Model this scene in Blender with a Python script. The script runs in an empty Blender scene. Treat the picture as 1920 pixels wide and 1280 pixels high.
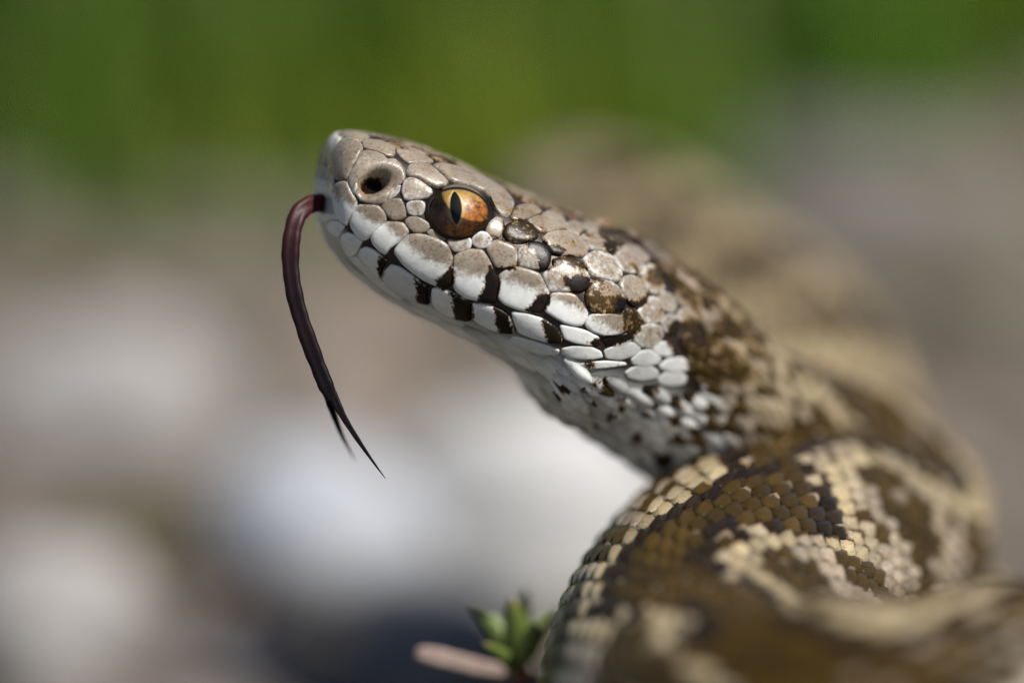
import bpy, math, random
import numpy as np
from mathutils import Vector, Matrix, noise
from mathutils.bvhtree import BVHTree

random.seed(7); rng = np.random.default_rng(11)
R = math.radians
MM = 0.001

# ------------------------------------------------------------------ camera, sky, sun
PITCH = R(15.0)          # the camera looks down a little
DIST = 250.0             # mm from the lens to the plane of focus
PPM = 1920.0 / 54.0      # photo pixels per mm on the plane of focus
GROUND = 48.0            # mm: height of the aimed-at point above the ground
sp, cp = math.sin(PITCH), math.cos(PITCH)

def to_world(P):
    """camera aligned mm (right, up, away) -> world mm"""
    P = np.asarray(P, float)
    r, u, d = P[..., 0], P[..., 1], P[..., 2]
    return np.stack([r, u*sp + d*cp, u*cp - d*sp + GROUND], -1)
def at(x, y, d=0.0):
    k = (DIST + d)/DIST/PPM
    return np.array([(x-960)*k, (640-y)*k, d], float)
def px(P):
    P = np.asarray(P, float)
    k = (DIST + P[..., 2])/DIST/PPM
    return 960 + P[..., 0]/k, 640 - P[..., 1]/k
def on_ground(x, y, z=0.0):
    """camera aligned point where the pixel's ray meets the height z (mm above the ground)"""
    a, b = (x-960)/PPM, (640-y)/PPM
    # u = b*(1+d/DIST); u*cp - d*sp + GROUND = z
    d = (z - GROUND - b*cp)/(b*cp/DIST - sp)
    return at(x, y, d)

sc = bpy.context.scene
COL = sc.collection
cam_d = bpy.data.cameras.new('camera'); cam = bpy.data.objects.new('camera', cam_d); COL.objects.link(cam)
cam_d.sensor_width = 36; cam_d.lens = 36*DIST/54.0
cam.location = Vector(to_world((0, 0, -DIST)))*MM
cam.rotation_euler = (R(90) - PITCH, 0, 0)
cam_d.clip_start = 0.01; cam_d.clip_end = 60
cam_d.dof.use_dof = True; cam_d.dof.focus_distance = DIST*MM; cam_d.dof.aperture_fstop = 9.0
sc.camera = cam

SUN = np.array([0.46, 0.72, -0.52]); SUN /= np.linalg.norm(SUN)      # towards the sun, camera aligned
sw = to_world(SUN) - np.array([0, 0, GROUND])
sun_d = bpy.data.lights.new('sun', 'SUN'); sun = bpy.data.objects.new('sun', sun_d); COL.objects.link(sun)
sun_d.energy = 5.0; sun_d.angle = R(0.53); sun_d.color = (1, .955, .88)
sun.rotation_euler = Vector(sw).to_track_quat('Z', 'Y').to_euler()
sun.location = (0, 0, 1)
w = bpy.data.worlds.new('World'); sc.world = w; w.use_nodes = True
nt = w.node_tree; bg = nt.nodes['Background']; sky = nt.nodes.new('ShaderNodeTexSky')
sky.sky_type = 'NISHITA'; sky.sun_disc = False
sky.sun_elevation = math.asin(sw[2]); sky.sun_rotation = math.atan2(sw[0], sw[1])
nt.links.new(sky.outputs[0], bg.inputs[0]); bg.inputs[1].default_value = 0.065
sc.view_settings.view_transform = 'Standard'; sc.view_settings.look = 'None'
sc.view_settings.gamma = 1; sc.view_settings.exposure = 0.12
sc.view_settings.use_curve_mapping = False

# ------------------------------------------------------------------ helpers
def mesh_object(name, V, F, mat, parent=None, attrs=None, smooth=True, world=True):
    """V in camera aligned mm (world=True) -> one mesh object"""
    V = to_world(V)*MM if world else np.asarray(V, float)
    me = bpy.data.meshes.new(name)
    me.from_pydata(V.tolist(), [], [tuple(int(i) for i in f) for f in F])
    if smooth: me.polygons.foreach_set('use_smooth', [True]*len(me.polygons))
    for an, arr in (attrs or {}).items():
        a = me.attributes.new(an, 'FLOAT_COLOR', 'POINT')
        a.data.foreach_set('color', np.asarray(arr, np.float32).ravel())
    me.materials.append(mat); me.update()
    o = bpy.data.objects.new(name, me); COL.objects.link(o)
    if parent: o.parent = parent; o.matrix_parent_inverse = parent.matrix_world.inverted()
    return o
def tag(o, label=None, cat=None, group=None, kind=None):
    for k, v in (('label', label), ('category', cat), ('group', group), ('kind', kind)):
        if v: o[k] = v
    return o
def empty(name, loc):
    o = bpy.data.objects.new(name, None); COL.objects.link(o); o.location = loc
    o.empty_display_size = 0.005
    o.matrix_world = Matrix.Translation(loc)
    return o

class NT:
    """small node-graph helper"""
    def __init__(s, name):
        s.m = bpy.data.materials.new(name); s.m.use_nodes = True
        s.t = s.m.node_tree; s.b = s.t.nodes['Principled BSDF']; s.out = s.t.nodes['Material Output']
    def n(s, kind, **kw):
        nd = s.t.nodes.new(kind)
        for k, v in kw.items(): setattr(nd, k, v)
        return nd
    def put(s, sock, v):
        if hasattr(v, 'is_output') or isinstance(v, bpy.types.NodeSocket): s.t.links.new(v, sock)
        elif v is not None: sock.default_value = v
    def math(s, op, a, b=None, c=None, clamp=False):
        nd = s.n('ShaderNodeMath', operation=op); nd.use_clamp = clamp
        for i, v in enumerate((a, b, c)): 
            if v is not None: s.put(nd.inputs[i], v)
        return nd.outputs[0]
    def mix(s, f, a, b, mode='MIX'):
        nd = s.n('ShaderNodeMix', data_type='RGBA', blend_type=mode)
        s.put(nd.inputs[0], f)
        for i, v in ((6, a), (7, b)):
            s.put(nd.inputs[i], v if not isinstance(v, tuple) else (*v[:3], 1))
        return nd.outputs[2]
    def step(s, v, lo, hi):
        nd = s.n('ShaderNodeMapRange', interpolation_type='SMOOTHSTEP')
        s.put(nd.inputs[0], v); nd.inputs[1].default_value = lo; nd.inputs[2].default_value = hi
        return nd.outputs[0]
    def noise(s, scale, detail=4, rough=.6, vec=None, dist=0):
        nd = s.n('ShaderNodeTexNoise'); nd.inputs['Scale'].default_value = scale
        nd.inputs['Detail'].default_value = detail; nd.inputs['Roughness'].default_value = rough
        nd.inputs['Distortion'].default_value = dist
        s.put(nd.inputs['Vector'], vec if vec is not None else s.obj())
        return nd.outputs[0]
    def obj(s):
        if not hasattr(s, '_o'): s._o = s.n('ShaderNodeNewGeometry').outputs['Position']
        return s._o
    def attr(s, name):
        a = s.n('ShaderNodeAttribute', attribute_name=name); sep = s.n('ShaderNodeSeparateColor')
        s.t.links.new(a.outputs['Color'], sep.inputs[0])
        return sep.outputs[0], sep.outputs[1], sep.outputs[2], a.outputs['Alpha']
    def bump(s, h, dist, strength=.5):
        nd = s.n('ShaderNodeBump'); nd.inputs['Strength'].default_value = strength
        nd.inputs['Distance'].default_value = dist; s.put(nd.inputs['Height'], h)
        s.t.links.new(nd.outputs[0], s.b.inputs['Normal'])
    def base(s, c, rough=.6, spec=.5, **kw):
        s.put(s.b.inputs['Base Color'], c if not isinstance(c, tuple) else (*c[:3], 1))
        s.put(s.b.inputs['Roughness'], rough); s.put(s.b.inputs['Specular IOR Level'], spec)
        for k, v in kw.items(): s.put(s.b.inputs[k.replace('_', ' ')], v)

# ------------------------------------------------------------------ materials
def scale_material(name, spec=.40, rough=.29):
    g = NT(name)
    tan, dark, tone, rnd = g.attr('pigment')
    fine = g.noise(5200, 3, .75); mid = g.noise(1700, 5, .7); big = g.noise(520, 3, .6)
    # tan wash with freckles that thin out towards the white
    fr = g.math('ADD', g.math('MULTIPLY', fine, .55), g.math('MULTIPLY', mid, .55))
    t1 = g.math('ADD', tan, g.math('MULTIPLY', g.math('SUBTRACT', fr, .55), 1.5))
    t1 = g.math('MULTIPLY', g.step(t1, .25, .85), g.step(tan, .02, .35))
    tancol = g.mix(g.step(big, .3, .7), (.355, .295, .23), (.235, .19, .145))
    tancol = g.mix(g.math('MULTIPLY', g.step(mid, .5, .68), .5), tancol, (.20, .14, .09))
    tancol = g.mix(g.step(tan, 1.05, 1.55), tancol, g.mix(big, (.33, .25, .135), (.47, .385, .235)))
    c = g.mix(t1, g.mix(g.step(mid, .3, .7), (.82, .83, .81), (.70, .71, .69)), tancol)
    speck = g.math('MULTIPLY', g.step(g.noise(6500, 3, .7), .52, .66), g.math('ADD', g.math('MULTIPLY', t1, .72), .06))
    c = g.mix(speck, c, (.10, .07, .045))
    # dark blotches with ragged edge and ochre rim
    dk = g.math('ADD', dark, g.math('MULTIPLY', g.math('SUBTRACT', g.math('ADD', g.math('MULTIPLY', mid, .55), g.math('MULTIPLY', fine, .45)), .5), 1.5))
    rim = g.math('MULTIPLY', g.step(dk, .38, .46), .75)
    c = g.mix(rim, c, (.23, .125, .035))
    deep = g.mix(tone, (.007, .005, .006), (.058, .034, .006))
    deep = g.mix(g.math('MULTIPLY', g.step(mid, .45, .7), .25), deep, (.05, .03, .015))
    c = g.mix(g.step(dk, .47, .56), c, deep)
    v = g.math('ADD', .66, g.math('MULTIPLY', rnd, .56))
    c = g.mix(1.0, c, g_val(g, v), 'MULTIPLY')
    g.base(c, g.math('ADD', rough - .06, g.math('MULTIPLY', mid, .16)), g.math('SUBTRACT', spec, g.math('MULTIPLY', g.step(dk, .47, .56), .22)))
    h = g.math('ADD', g.math('MULTIPLY', fine, .4), mid)
    g.bump(h, .00010, .2)
    g.b.inputs['Subsurface Weight'].default_value = .12
    g.b.inputs['Subsurface Radius'].default_value = (.0006, .0004, .0003)
    g.b.inputs['Subsurface Scale'].default_value = .6
    return g.m
def g_val(g, v):
    nd = g.n('ShaderNodeCombineColor')
    for i in range(3): g.put(nd.inputs[i], v)
    return nd.outputs[0]
M_SCALE = scale_material('viper_scale')

g = NT('viper_skin')
pale, tint, _, _ = g.attr('pigment')
nz = g.noise(1800, 4, .65)
c = g.mix(pale, g.mix(nz, (.012, .006, .005), (.03, .016, .013)), g.mix(nz, (.40, .42, .415), (.50, .51, .49)))
c = g.mix(tint, c, g.mix(nz, (.34, .29, .24), (.43, .38, .33)))
g.base(c, .42, .45); g.bump(nz, .00008, .4); M_SKIN = g.m

g = NT('tongue')
tr, _, _, _ = g.attr('pigment')
nz = g.noise(3000, 3, .6)
g.base(g.mix(tr, (.006, .004, .005), g.mix(nz, (.050, .008, .012), (.075, .015, .019))), .42, .16)
g.bump(nz, .00005, .3); M_TONGUE = g.m

# ------------------------------------------------------------------ the viper: trunk as one loft
# head stations: top and bottom pixel of the profile, half width (mm), depth of the midline (mm), upper / lower squareness
HEAD = [
 # T            B           w     d
 ((616, 306), (613, 338), 0.7, 1.1, 2.0, 2.0),
 ((620, 285), (609, 372), 1.7, 1.4, 2.1, 2.0),
 ((630, 266), (606, 408), 2.6, 1.9, 2.3, 2.0),
 ((650, 251), (610, 446), 3.3, 2.6, 2.5, 2.0),
 ((690, 252), (634, 486), 3.9, 3.4, 2.6, 2.0),
 ((740, 263), (672, 522), 4.4, 4.1, 2.7, 2.1),
 ((800, 281), (722, 560), 5.0, 4.8, 2.7, 2.1),
 ((862, 308), (780, 590), 5.6, 5.5, 2.7, 2.1),
 ((930, 341), (845, 622), 6.2, 6.2, 2.6, 2.2),
 ((1000, 372), (908, 655), 6.8, 6.9, 2.5, 2.2),
 ((1075, 402), (960, 690), 7.2, 7.6, 2.4, 2.2),
 ((1150, 430), (1003, 745), 7.2, 8.4, 2.3, 2.2),
 ((1235, 473), (1056, 790), 6.6, 9.2, 2.2, 2.1),
 ((1312, 527), (1122, 834), 5.9, 10.4, 2.1, 2.1),
 ((1385, 590), (1196, 884), 5.4, 12.2, 2.0, 2.0),
]
# trunk stations: centre pixel, depth, radius, dorsal hint (right, up, towards the camera)
TRUNK = [
 (1365, 800, 15.0, 5.0, (.62, .75, .25)),
 (1450, 850, 20.0, 5.3, (.45, .85, .30)),
 (1550, 895, 25.5, 6.0, (.30, .85, .50)),
 (1615, 965, 27.0, 7.0, (.15, .75, .70)),
 (1565, 1050, 20.5, 8.0, (.05, .75, .70)),
 (1445, 1125, 11.5, 8.8, (-.05, .78, .62)),
 (1362, 1240, 2.5, 9.0, (-.10, .80, .60)),
 (1345, 1385, -7.0, 9.0, (-.05, .62, .75)),
 (1400, 1480, -14.5, 9.2, (.0, .70, .70)),
 (1600, 1485, -18.5, 9.2, (.0, .80, .60)),
 (1850, 1465, -19.0, 9.2, (.0, .85, .50)),
 (2130, 1440, -15.0, 9.0, (.0, .9, .3)),
 (2330, 1440, 0.0, 8.8, (.1, 1, .0)),
 (2200, 1440, 17.0, 8.6, (.1, 1, .0)),
 (1960, 1420, 24.0, 8.4, (.0, 1, .1)),
 (1740, 1320, 32.0, 8.2, (.1, .95, .3)),
 (1565, 1140, 41.0, 7.8, (.3, .8, .5)),
 (1535, 955, 48.0, 7.7, (.4, .7, .55)),
 (1485, 805, 53.0, 7.7, (.4, .75, .5)),
 (1415, 680, 59.0, 7.7, (.35, .8, .45)),
 (1285, 580, 65.0, 7.5, (.25, .85, .4)),
 (1142, 478, 72.0, 7.0, (.0, .95, .3)),
 (1068, 470, 77.0, 6.1, (-.2, .95, .1)),
 (1050, 540, 80.0, 3.3, (-.3, .9, .1)),
 (1055, 600, 81.0, 1.5, (-.3, .9, .1)),
 (1080, 640, 81.0, 0.4, (-.3, .9, .1)),
]
ROLL = R(6)
C, U, H, W, NU, NL, OR = [], [], [], [], [], [], []
FR = []
for T, B, ww, d, nu, nl in HEAD:
    mx_, my_ = (T[0]+B[0])/2, (T[1]+B[1])/2
    if T[0] < 1160: d = 2.5 + .30*math.hypot(mx_-598, my_-325)/PPM      # straight midline, turned a little to the camera
    a, b = at(*T, d), at(*B, d)
    up = (a-b)/2; h = np.linalg.norm(up); up = up/h
    fr = float(np.interp(T[0], [616, 650, 740, 1075, 1235, 1312], [0, .05, .10, .10, .04, 0]))   # share of the height moved above the lips
    FR.append(fr)
    up = up*math.cos(ROLL) + np.array([0, 0, -1])*math.sin(ROLL)
    C.append((a+b)/2); U.append(up); H.append(h); W.append(ww); NU.append(nu); NL.append(nl); OR.append(0)
NHEAD = len(C)
for x, y, d, r, hint in TRUNK:
    u = np.array([hint[0], hint[1], -hint[2]]); u /= np.linalg.norm(u)
    C.append(at(x, y, d)); U.append(u); H.append(r); W.append(r); NU.append(2); NL.append(2); OR.append(1); FR.append(0)
C = np.array(C); U = np.array(U)
ST = np.concatenate([C, U, np.stack([H, W, NU, NL, OR, FR], 1)], 1)
seg = np.linalg.norm(np.diff(C, axis=0), axis=1)
tk = np.concatenate([[0], np.cumsum(np.maximum(seg, .25)**.75)])
def spline(t):
    """non-uniform Catmull-Rom (Hermite) through the stations"""
    k = np.clip(np.searchsorted(tk, t, 'right')-1, 0, len(tk)-2)
    m = np.zeros_like(ST)
    m[1:-1] = ((ST[1:-1]-ST[:-2])/(tk[1:-1]-tk[:-2])[:, None]*(tk[2:]-tk[1:-1])[:, None]
               + (ST[2:]-ST[1:-1])/(tk[2:]-tk[1:-1])[:, None]*(tk[1:-1]-tk[:-2])[:, None])/(tk[2:]-tk[:-2])[:, None]
    m[0] = (ST[1]-ST[0])/(tk[1]-tk[0]); m[-1] = (ST[-1]-ST[-2])/(tk[-1]-tk[-2])
    hh = (tk[k+1]-tk[k]); u = ((t-tk[k])/hh)[:, None]; hh = hh[:, None]
    return ((2*u**3-3*u**2+1)*ST[k] + (u**3-2*u**2+u)*hh*m[k] + (-2*u**3+3*u**2)*ST[k+1] + (u**3-u**2)*hh*m[k+1])
tt = np.linspace(0, tk[-1], 6000); fine = spline(tt)
arc = np.concatenate([[0], np.cumsum(np.linalg.norm(np.diff(fine[:, :3], axis=0), axis=1))])
LEN = arc[-1]
tail_of_head = np.interp(tk[NHEAD-1], tt, arc)
s_vals = np.concatenate([np.arange(0, tail_of_head, .2), np.arange(tail_of_head, LEN, .5), [LEN]])
NT_ = 144
G5 = spline(np.interp(s_vals, arc, tt))
Cc, Uu, Hh, Ww, Nu, Nl, Oo = G5[:, :3], G5[:, 3:6], G5[:, 6], G5[:, 7], G5[:, 8], G5[:, 9], np.clip(G5[:, 10], 0, 1)
tan_ = np.gradient(Cc, s_vals, axis=0)
# smooth the tangent on the head so the blunt snout does not twist the sections
kern = np.ones(31)/31
pad = np.pad(tan_, ((15, 15), (0, 0)), mode='edge')
tan_ = np.stack([np.convolve(pad[:, i], kern, 'valid') for i in range(3)], 1)
tan_ /= np.linalg.norm(tan_, axis=1)[:, None]
Uu = Uu/np.linalg.norm(Uu, axis=1)[:, None]
Uo = Uu - (Uu*tan_).sum(1)[:, None]*tan_; Uo /= np.linalg.norm(Uo, axis=1)[:, None]
Uu = Uu*(1-Oo)[:, None] + Uo*Oo[:, None]; Uu /= np.linalg.norm(Uu, axis=1)[:, None]
YAW = math.atan(.30); axis_h = np.array([math.cos(R(25))*math.cos(YAW), -math.sin(R(25))*math.cos(YAW), math.sin(YAW)])
wh = np.clip((tail_of_head-2-s_vals)/8, 0, 1)[:, None]
tan_ = tan_*(1-wh) + axis_h*wh; tan_ /= np.linalg.norm(tan_, axis=1)[:, None]
Ls = np.cross(tan_, Uu); Ls /= np.linalg.norm(Ls, axis=1)[:, None]
# (right, up, away) is left handed: flip so that the side vector points to the viper's left
if Ls[60, 2] > 0: Ls = -Ls
th = np.linspace(-math.pi, math.pi, NT_, endpoint=False)       # 0 = top, + = left (towards the camera on the head)
ct, st = np.cos(th), np.sin(th)
nexp = np.where(ct[None, :] > 0, Nu[:, None], Nl[:, None])
cc = np.sign(ct)*np.abs(ct)**(2/nexp); ss = np.sign(st)*np.abs(st)**(2/nexp)
Fr = G5[:, 11]
Cw = Cc - Uu*(2*Fr*Hh)[:, None]                                  # level of greatest width
hh2 = np.where(ct[None, :] > 0, (Hh*(1+2*Fr))[:, None], (Hh*(1-2*Fr))[:, None])
GP = Cw[:, None, :] + Uu[:, None, :]*(hh2*cc)[..., None] + Ls[:, None, :]*(Ww[:, None]*ss)[..., None]
NS = len(s_vals)
def normals(GP):
    di = np.gradient(GP, axis=0); dj = (np.roll(GP, -1, 1) - np.roll(GP, 1, 1))
    n = np.cross(di, dj); n /= np.linalg.norm(n, axis=2)[..., None] + 1e-12
    out = GP - Cc[:, None, :]
    n *= np.sign((n*out).sum(2).mean())
    return n
GN = normals(GP)
PX, PY = px(GP)
front = GN[..., 2] < 0.15
IN_HEAD = (s_vals < tail_of_head + 6)[:, None]

# --- traced plate outlines (pixels of the enlarged views -> photo pixels)
def Z(k, pts):
    ox, oy, f = {1: (560, 220, 4.2675), 2: (880, 320, 4.2675), 3: (560, 380, 4.2675), 4: (880, 480, 2.845), 7: (920, 230, 2.56), 0: (0, 0, 1)}[k]
    return np.array([(ox + x/f, oy + y/f) for x, y in pts])
PL = []   # (name of kind, outline, tan level, height factor)
def plate(k, pts, tan=1.0, hf=1.0, kind='scale'): PL.append((kind, Z(k, pts), tan, hf))
plate(1, [(345,195),(400,180),(480,195),(517,255),(470,340),(430,400),(415,460),(395,495),(330,507),(290,480),(283,400),(290,310),(312,240)], 1.0)
plate(1, [(360,168),(375,140),(440,122),(540,135),(570,165),(510,180),(495,200),(430,176)], 1.25, .7)
plate(1, [(505,205),(530,185),(620,195),(720,225),(765,250),(768,300),(745,322),(700,315),(640,285),(560,266),(522,252)], 1.08)
plate(1, [(780,275),(830,268),(920,285),(1010,320),(1075,360),(1035,376),(960,370),(880,376),(840,350),(800,310)], 1.05)
plate(1, [(500,290),(545,270),(620,287),(680,312),(705,345),(760,338),(810,375),(845,430),(852,490),(820,530),(770,560),(730,610),(712,650),(690,690),(640,698),(560,690),(490,665),(455,610),(415,560),(404,500),(420,440),(455,390),(475,335)], .95, 1.0, 'nasal_scale')
plate(1, [(718,648),(740,603),(790,553),(815,547),(805,590),(770,630),(728,655)], .7, .6)
plate(1, [(865,415),(890,388),(960,380),(1040,390),(1100,440),(1160,490),(1195,525),(1170,555),(1110,566),(1040,540),(960,490),(880,475),(860,450)], .95)
plate(0, [(810,310),(822,307),(841,311),(869,319),(897,332),(915,340),(935,351),(950,363),(964,380),(960,398),(950,409),(938,405),(928,393),(918,372),(905,358),(887,350),(870,347),(853,343),(841,337),(829,325)], 1.12, .75, 'supraocular_scale')
plate(1, [(845,512),(880,490),(930,497),(990,530),(1060,580),(1068,610),(1030,645),(960,655),(890,666),(845,653),(827,600),(832,550)], .75)
plate(1, [(868,690),(900,674),(980,670),(1008,690),(1005,740),(985,783),(920,785),(877,765),(864,720)], .6)
plate(1, [(660,705),(710,665),(775,652),(820,654),(838,700),(858,760),(853,800),(815,820),(755,822),(715,790),(680,745)], .95)
plate(1, [(855,822),(890,797),(960,802),(1030,840),(1048,880),(1025,910),(970,922),(920,915),(880,880),(857,850)], .95)
plate(1, [(1030,920),(1060,897),(1120,907),(1170,935),(1183,965),(1160,983),(1110,970),(1050,945)], .9, .7)
plate(1, [(1195,985),(1215,957),(1290,952),(1370,965),(1385,1000),(1370,1048),(1310,1068),(1250,1072),(1210,1040)], .7)
plate(1, [(1387,975),(1410,932),(1460,917),(1515,927),(1545,970),(1535,1020),(1490,1045),(1430,1045),(1395,1015)], .65)
plate(1, [(1500,890),(1530,840),(1575,802),(1625,825),(1645,870),(1630,930),(1590,968),(1540,965),(1502,930)], .8)
plate(1, [(345,165),(302,235),(280,330),(277,430),(291,520),(284,600),(278,650),(245,618),(185,625),(158,500),(168,360),(215,250),(290,175)], .55, .8, 'rostral_scale')
# upper lip
plate(1, [(290,562),(320,522),(365,510),(400,522),(415,560),(440,620),(468,670),(465,720),(430,780),(402,835),(395,865),(350,830),(312,770),(297,700),(290,630)], 1.0)
plate(1, [(480,700),(560,702),(640,707),(690,760),(703,825),(650,880),(600,930),(550,975),(520,980),(470,940),(430,880),(417,830),(440,770)], 1.0)
plate(1, [(700,837),(780,837),(840,847),(883,910),(860,955),(800,1000),(740,1040),(700,1095),(650,1065),(600,1010),(582,960),(602,910),(650,872)], 1.0)
plate(3, [(870,257),(960,247),(1060,272),(1160,312),(1200,347),(1232,440),(1228,560),(1222,640),(1188,690),(1080,652),(1000,612),(900,542),(830,482),(770,402),(767,375),(812,312)], 1.0)
plate(3, [(1242,432),(1290,397),(1380,372),(1470,377),(1520,450),(1555,530),(1603,610),(1592,690),(1578,802),(1520,802),(1430,780),(1330,755),(1258,700),(1232,640),(1236,520)], 1.0)
plate(2, [(237,832),(290,797),(380,767),(470,792),(560,822),(600,900),(640,977),(630,1040),(600,1100),(560,1147),(490,1132),(380,1107),(280,1067),(222,1010),(228,920)], 1.0)
plate(2, [(652,985),(700,975),(800,980),(860,1000),(900,1060),(945,1130),(940,1180),(900,1237),(840,1242),(760,1217),(680,1172),(604,1122),(612,1060),(637,1010)], 1.0)
plate(4, [(642,311),(720,307),(800,315),(806,345),(842,392),(790,415),(720,425),(650,402),(612,365)], .9)
plate(4, [(820,292),(870,280),(905,310),(915,355),(890,395),(852,403),(815,380),(803,342)], 1.0)
# behind the eye
plate(2, [(135,625),(170,582),(215,555),(280,577),(350,607),(378,640),(380,720),(368,765),(310,783),(240,795),(210,770),(175,700)], .95)
plate(2, [(390,622),(440,606),(480,572),(560,582),(620,612),(650,670),(645,740),(620,788),(570,798),(500,780),(400,765),(388,720)], .75)
plate(2, [(584,830),(622,792),(672,765),(660,712),(740,697),(820,702),(880,742),(930,802),(963,870),(945,940),(890,973),(800,968),(720,963),(642,968),(602,900)], .8)
plate(2, [(962,902),(1030,877),(1120,892),(1180,932),(1215,990),(1243,1060),(1228,1110),(1150,1133),(1080,1143),(1000,1133),(952,1090),(922,1010),(932,950)], .8)
plate(2, [(1192,907),(1230,852),(1290,842),(1350,872),(1400,932),(1418,1000),(1403,1060),(1350,1093),(1290,1083),(1247,1040),(1212,970)], .75)
plate(2, [(287,442),(340,417),(440,412),(500,442),(538,490),(546,540),(500,568),(430,578),(350,573),(292,553),(267,510)], 1.0)
plate(2, [(250,552),(280,540),(325,560),(338,580),(290,577)], .9, .5)
plate(2, [(577,547),(620,507),(700,492),(790,497),(860,527),(910,582),(948,630),(930,678),(880,698),(800,688),(720,683),(652,668),(612,610)], .9)
plate(2, [(892,722),(940,672),(1000,657),(1080,672),(1130,702),(1180,772),(1213,840),(1195,888),(1140,893),(1060,870),(982,860),(932,800)], .7, 1.2)
plate(2, [(1142,692),(1190,647),(1250,647),(1310,692),(1370,742),(1396,785),(1370,818),(1290,823),(1220,808),(1177,760)], .85)
plate(2, [(1347,850),(1390,772),(1430,752),(1490,792),(1530,862),(1548,950),(1520,998),(1450,983),(1412,940),(1377,890)], .75)
plate(2, [(332,390),(347,322),(390,285),(470,282),(530,297),(576,335),(540,360),(480,380),(440,403),(380,408)], 1.0)
plate(2, [(457,405),(520,377),(600,364),(680,372),(750,397),(773,440),(763,475),(690,485),(620,498),(560,498),(520,470)], 1.05)
plate(2, [(772,422),(840,407),(900,432),(933,465),(900,490),(870,513),(820,500),(777,470)], 1.0)
plate(2, [(882,530),(930,502),(1000,499),(1080,517),(1150,562),(1203,615),(1190,643),(1120,653),(1040,643),(970,633),(930,590)], 1.0)
plate(2, [(582,345),(640,324),(710,342),(763,385),(740,385),(680,365),(610,358)], 1.0, .6)
plate(2, [(862,412),(930,402),(1010,432),(1073,488),(1000,490),(940,470),(900,442)], 1.0, .7)
plate(2, [(1212,622),(1260,592),(1330,612),(1400,662),(1438,710),(1410,738),(1370,725),(1310,680),(1250,640)], .95)
plate(2, [(1092,502),(1160,502),(1240,532),(1288,575),(1230,580),(1180,570),(1120,530)], 1.0, .7)
# nape side
plate(7, [(707,910),(732,862),(770,837),(810,857),(826,905),(820,943),(780,960),(735,953)], .7)
plate(7, [(682,1035),(712,987),(760,967),(805,977),(823,1015),(800,1053),(760,1078),(715,1068)], .6)
plate(7, [(802,842),(830,812),(865,832),(886,880),(870,908),(835,893)], .8)
plate(7, [(892,920),(922,892),(970,902),(1003,940),(985,973),(930,968)], .9)
plate(7, [(817,960),(852,922),(890,932),(908,970),(890,1013),(852,1018),(832,990)], .6)
plate(7, [(897,1020),(925,985),(975,985),(1000,1020),(985,1055),(930,1060)], .8)
plate(7, [(772,1078),(800,1055),(850,1055),(882,1085),(860,1118),(800,1110)], .35)
plate(7, [(870,830),(900,812),(945,850),(955,880),(915,885)], 1.0)
# lower lip
plate(3, [(187,112),(220,84),(290,89),(322,132),(270,130),(232,143),(215,172)], .2, .8)
plate(3, [(227,177),(260,144),(320,144),(375,190),(342,230),(325,278),(272,250),(237,215)], .15)
plate(3, [(347,262),(387,234),(450,254),(516,310),(490,350),(470,398),(432,428),(397,423),(362,360),(342,300)], .15)
plate(3, [(492,372),(540,349),(600,372),(680,432),(716,460),(690,500),(670,560),(663,602),(600,558),(542,490),(480,425)], .12)
plate(3, [(692,532),(740,489),(820,512),(920,582),(1000,642),(1053,672),(1045,740),(1050,813),(960,793),(850,743),(762,690),(702,640),(674,600)], .1)
plate(3, [(1062,682),(1140,674),(1230,712),(1330,762),(1378,792),(1375,860),(1388,940),(1300,943),(1200,900),(1112,850),(1067,800)], .1)
plate(4, [(7,247),(90,252),(170,282),(213,312),(238,370),(238,410),(190,413),(110,385),(42,350),(12,320)], .12)
plate(4, [(222,292),(310,302),(390,332),(460,372),(498,430),(493,463),(430,463),(340,435),(262,405),(237,350)], .15)
plate(4, [(477,362),(560,377),(640,402),(693,430),(698,468),(640,478),(560,463),(502,440)], .15)
plate(4, [(707,440),(790,422),(868,412),(858,450),(800,478),(732,473)], .4)
plate(4, [(213,440),(242,424),(330,447),(430,477),(483,500),(473,528),(380,523),(282,495),(227,470)], .15, .7)
plate(4, [(492,490),(560,477),(650,482),(703,507),(713,540),(640,553),(540,543),(492,520)], .12, .7)
plate(4, [(722,500),(800,472),(870,462),(910,490),(890,523),(800,548),(732,543)], .2, .9)
plate(4, [(867,550),(912,512),(960,502),(1018,545),(1000,573),(920,583),(872,573)], .25)
plate(4, [(972,490),(1012,467),(1060,472),(1088,500),(1060,533),(1002,520)], .3)
plate(4, [(832,620),(882,592),(960,587),(1003,612),(998,648),(920,658),(852,648)], .15)
plate(4, [(1017,580),(1062,552),(1130,542),(1178,580),(1160,608),(1080,613),(1022,600)], .3)
plate(4, [(1010,650),(1050,622),(1120,618),(1155,645),(1140,682),(1060,688),(1012,675)], .2)
plate(4, [(560,575),(640,562),(740,558),(830,565),(840,578),(760,592),(660,600),(580,598)], .1, .6)
plate(3, [(404,434),(470,432),(560,525),(660,613),(760,703),(848,762),(818,785),(700,715),(560,598),(452,490)], .05, .5)
plate(3, [(860,770),(960,810),(1060,840),(1180,910),(1290,960),(1330,985),(1290,990),(1170,940),(1040,875),(930,820)], .05, .5)

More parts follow.
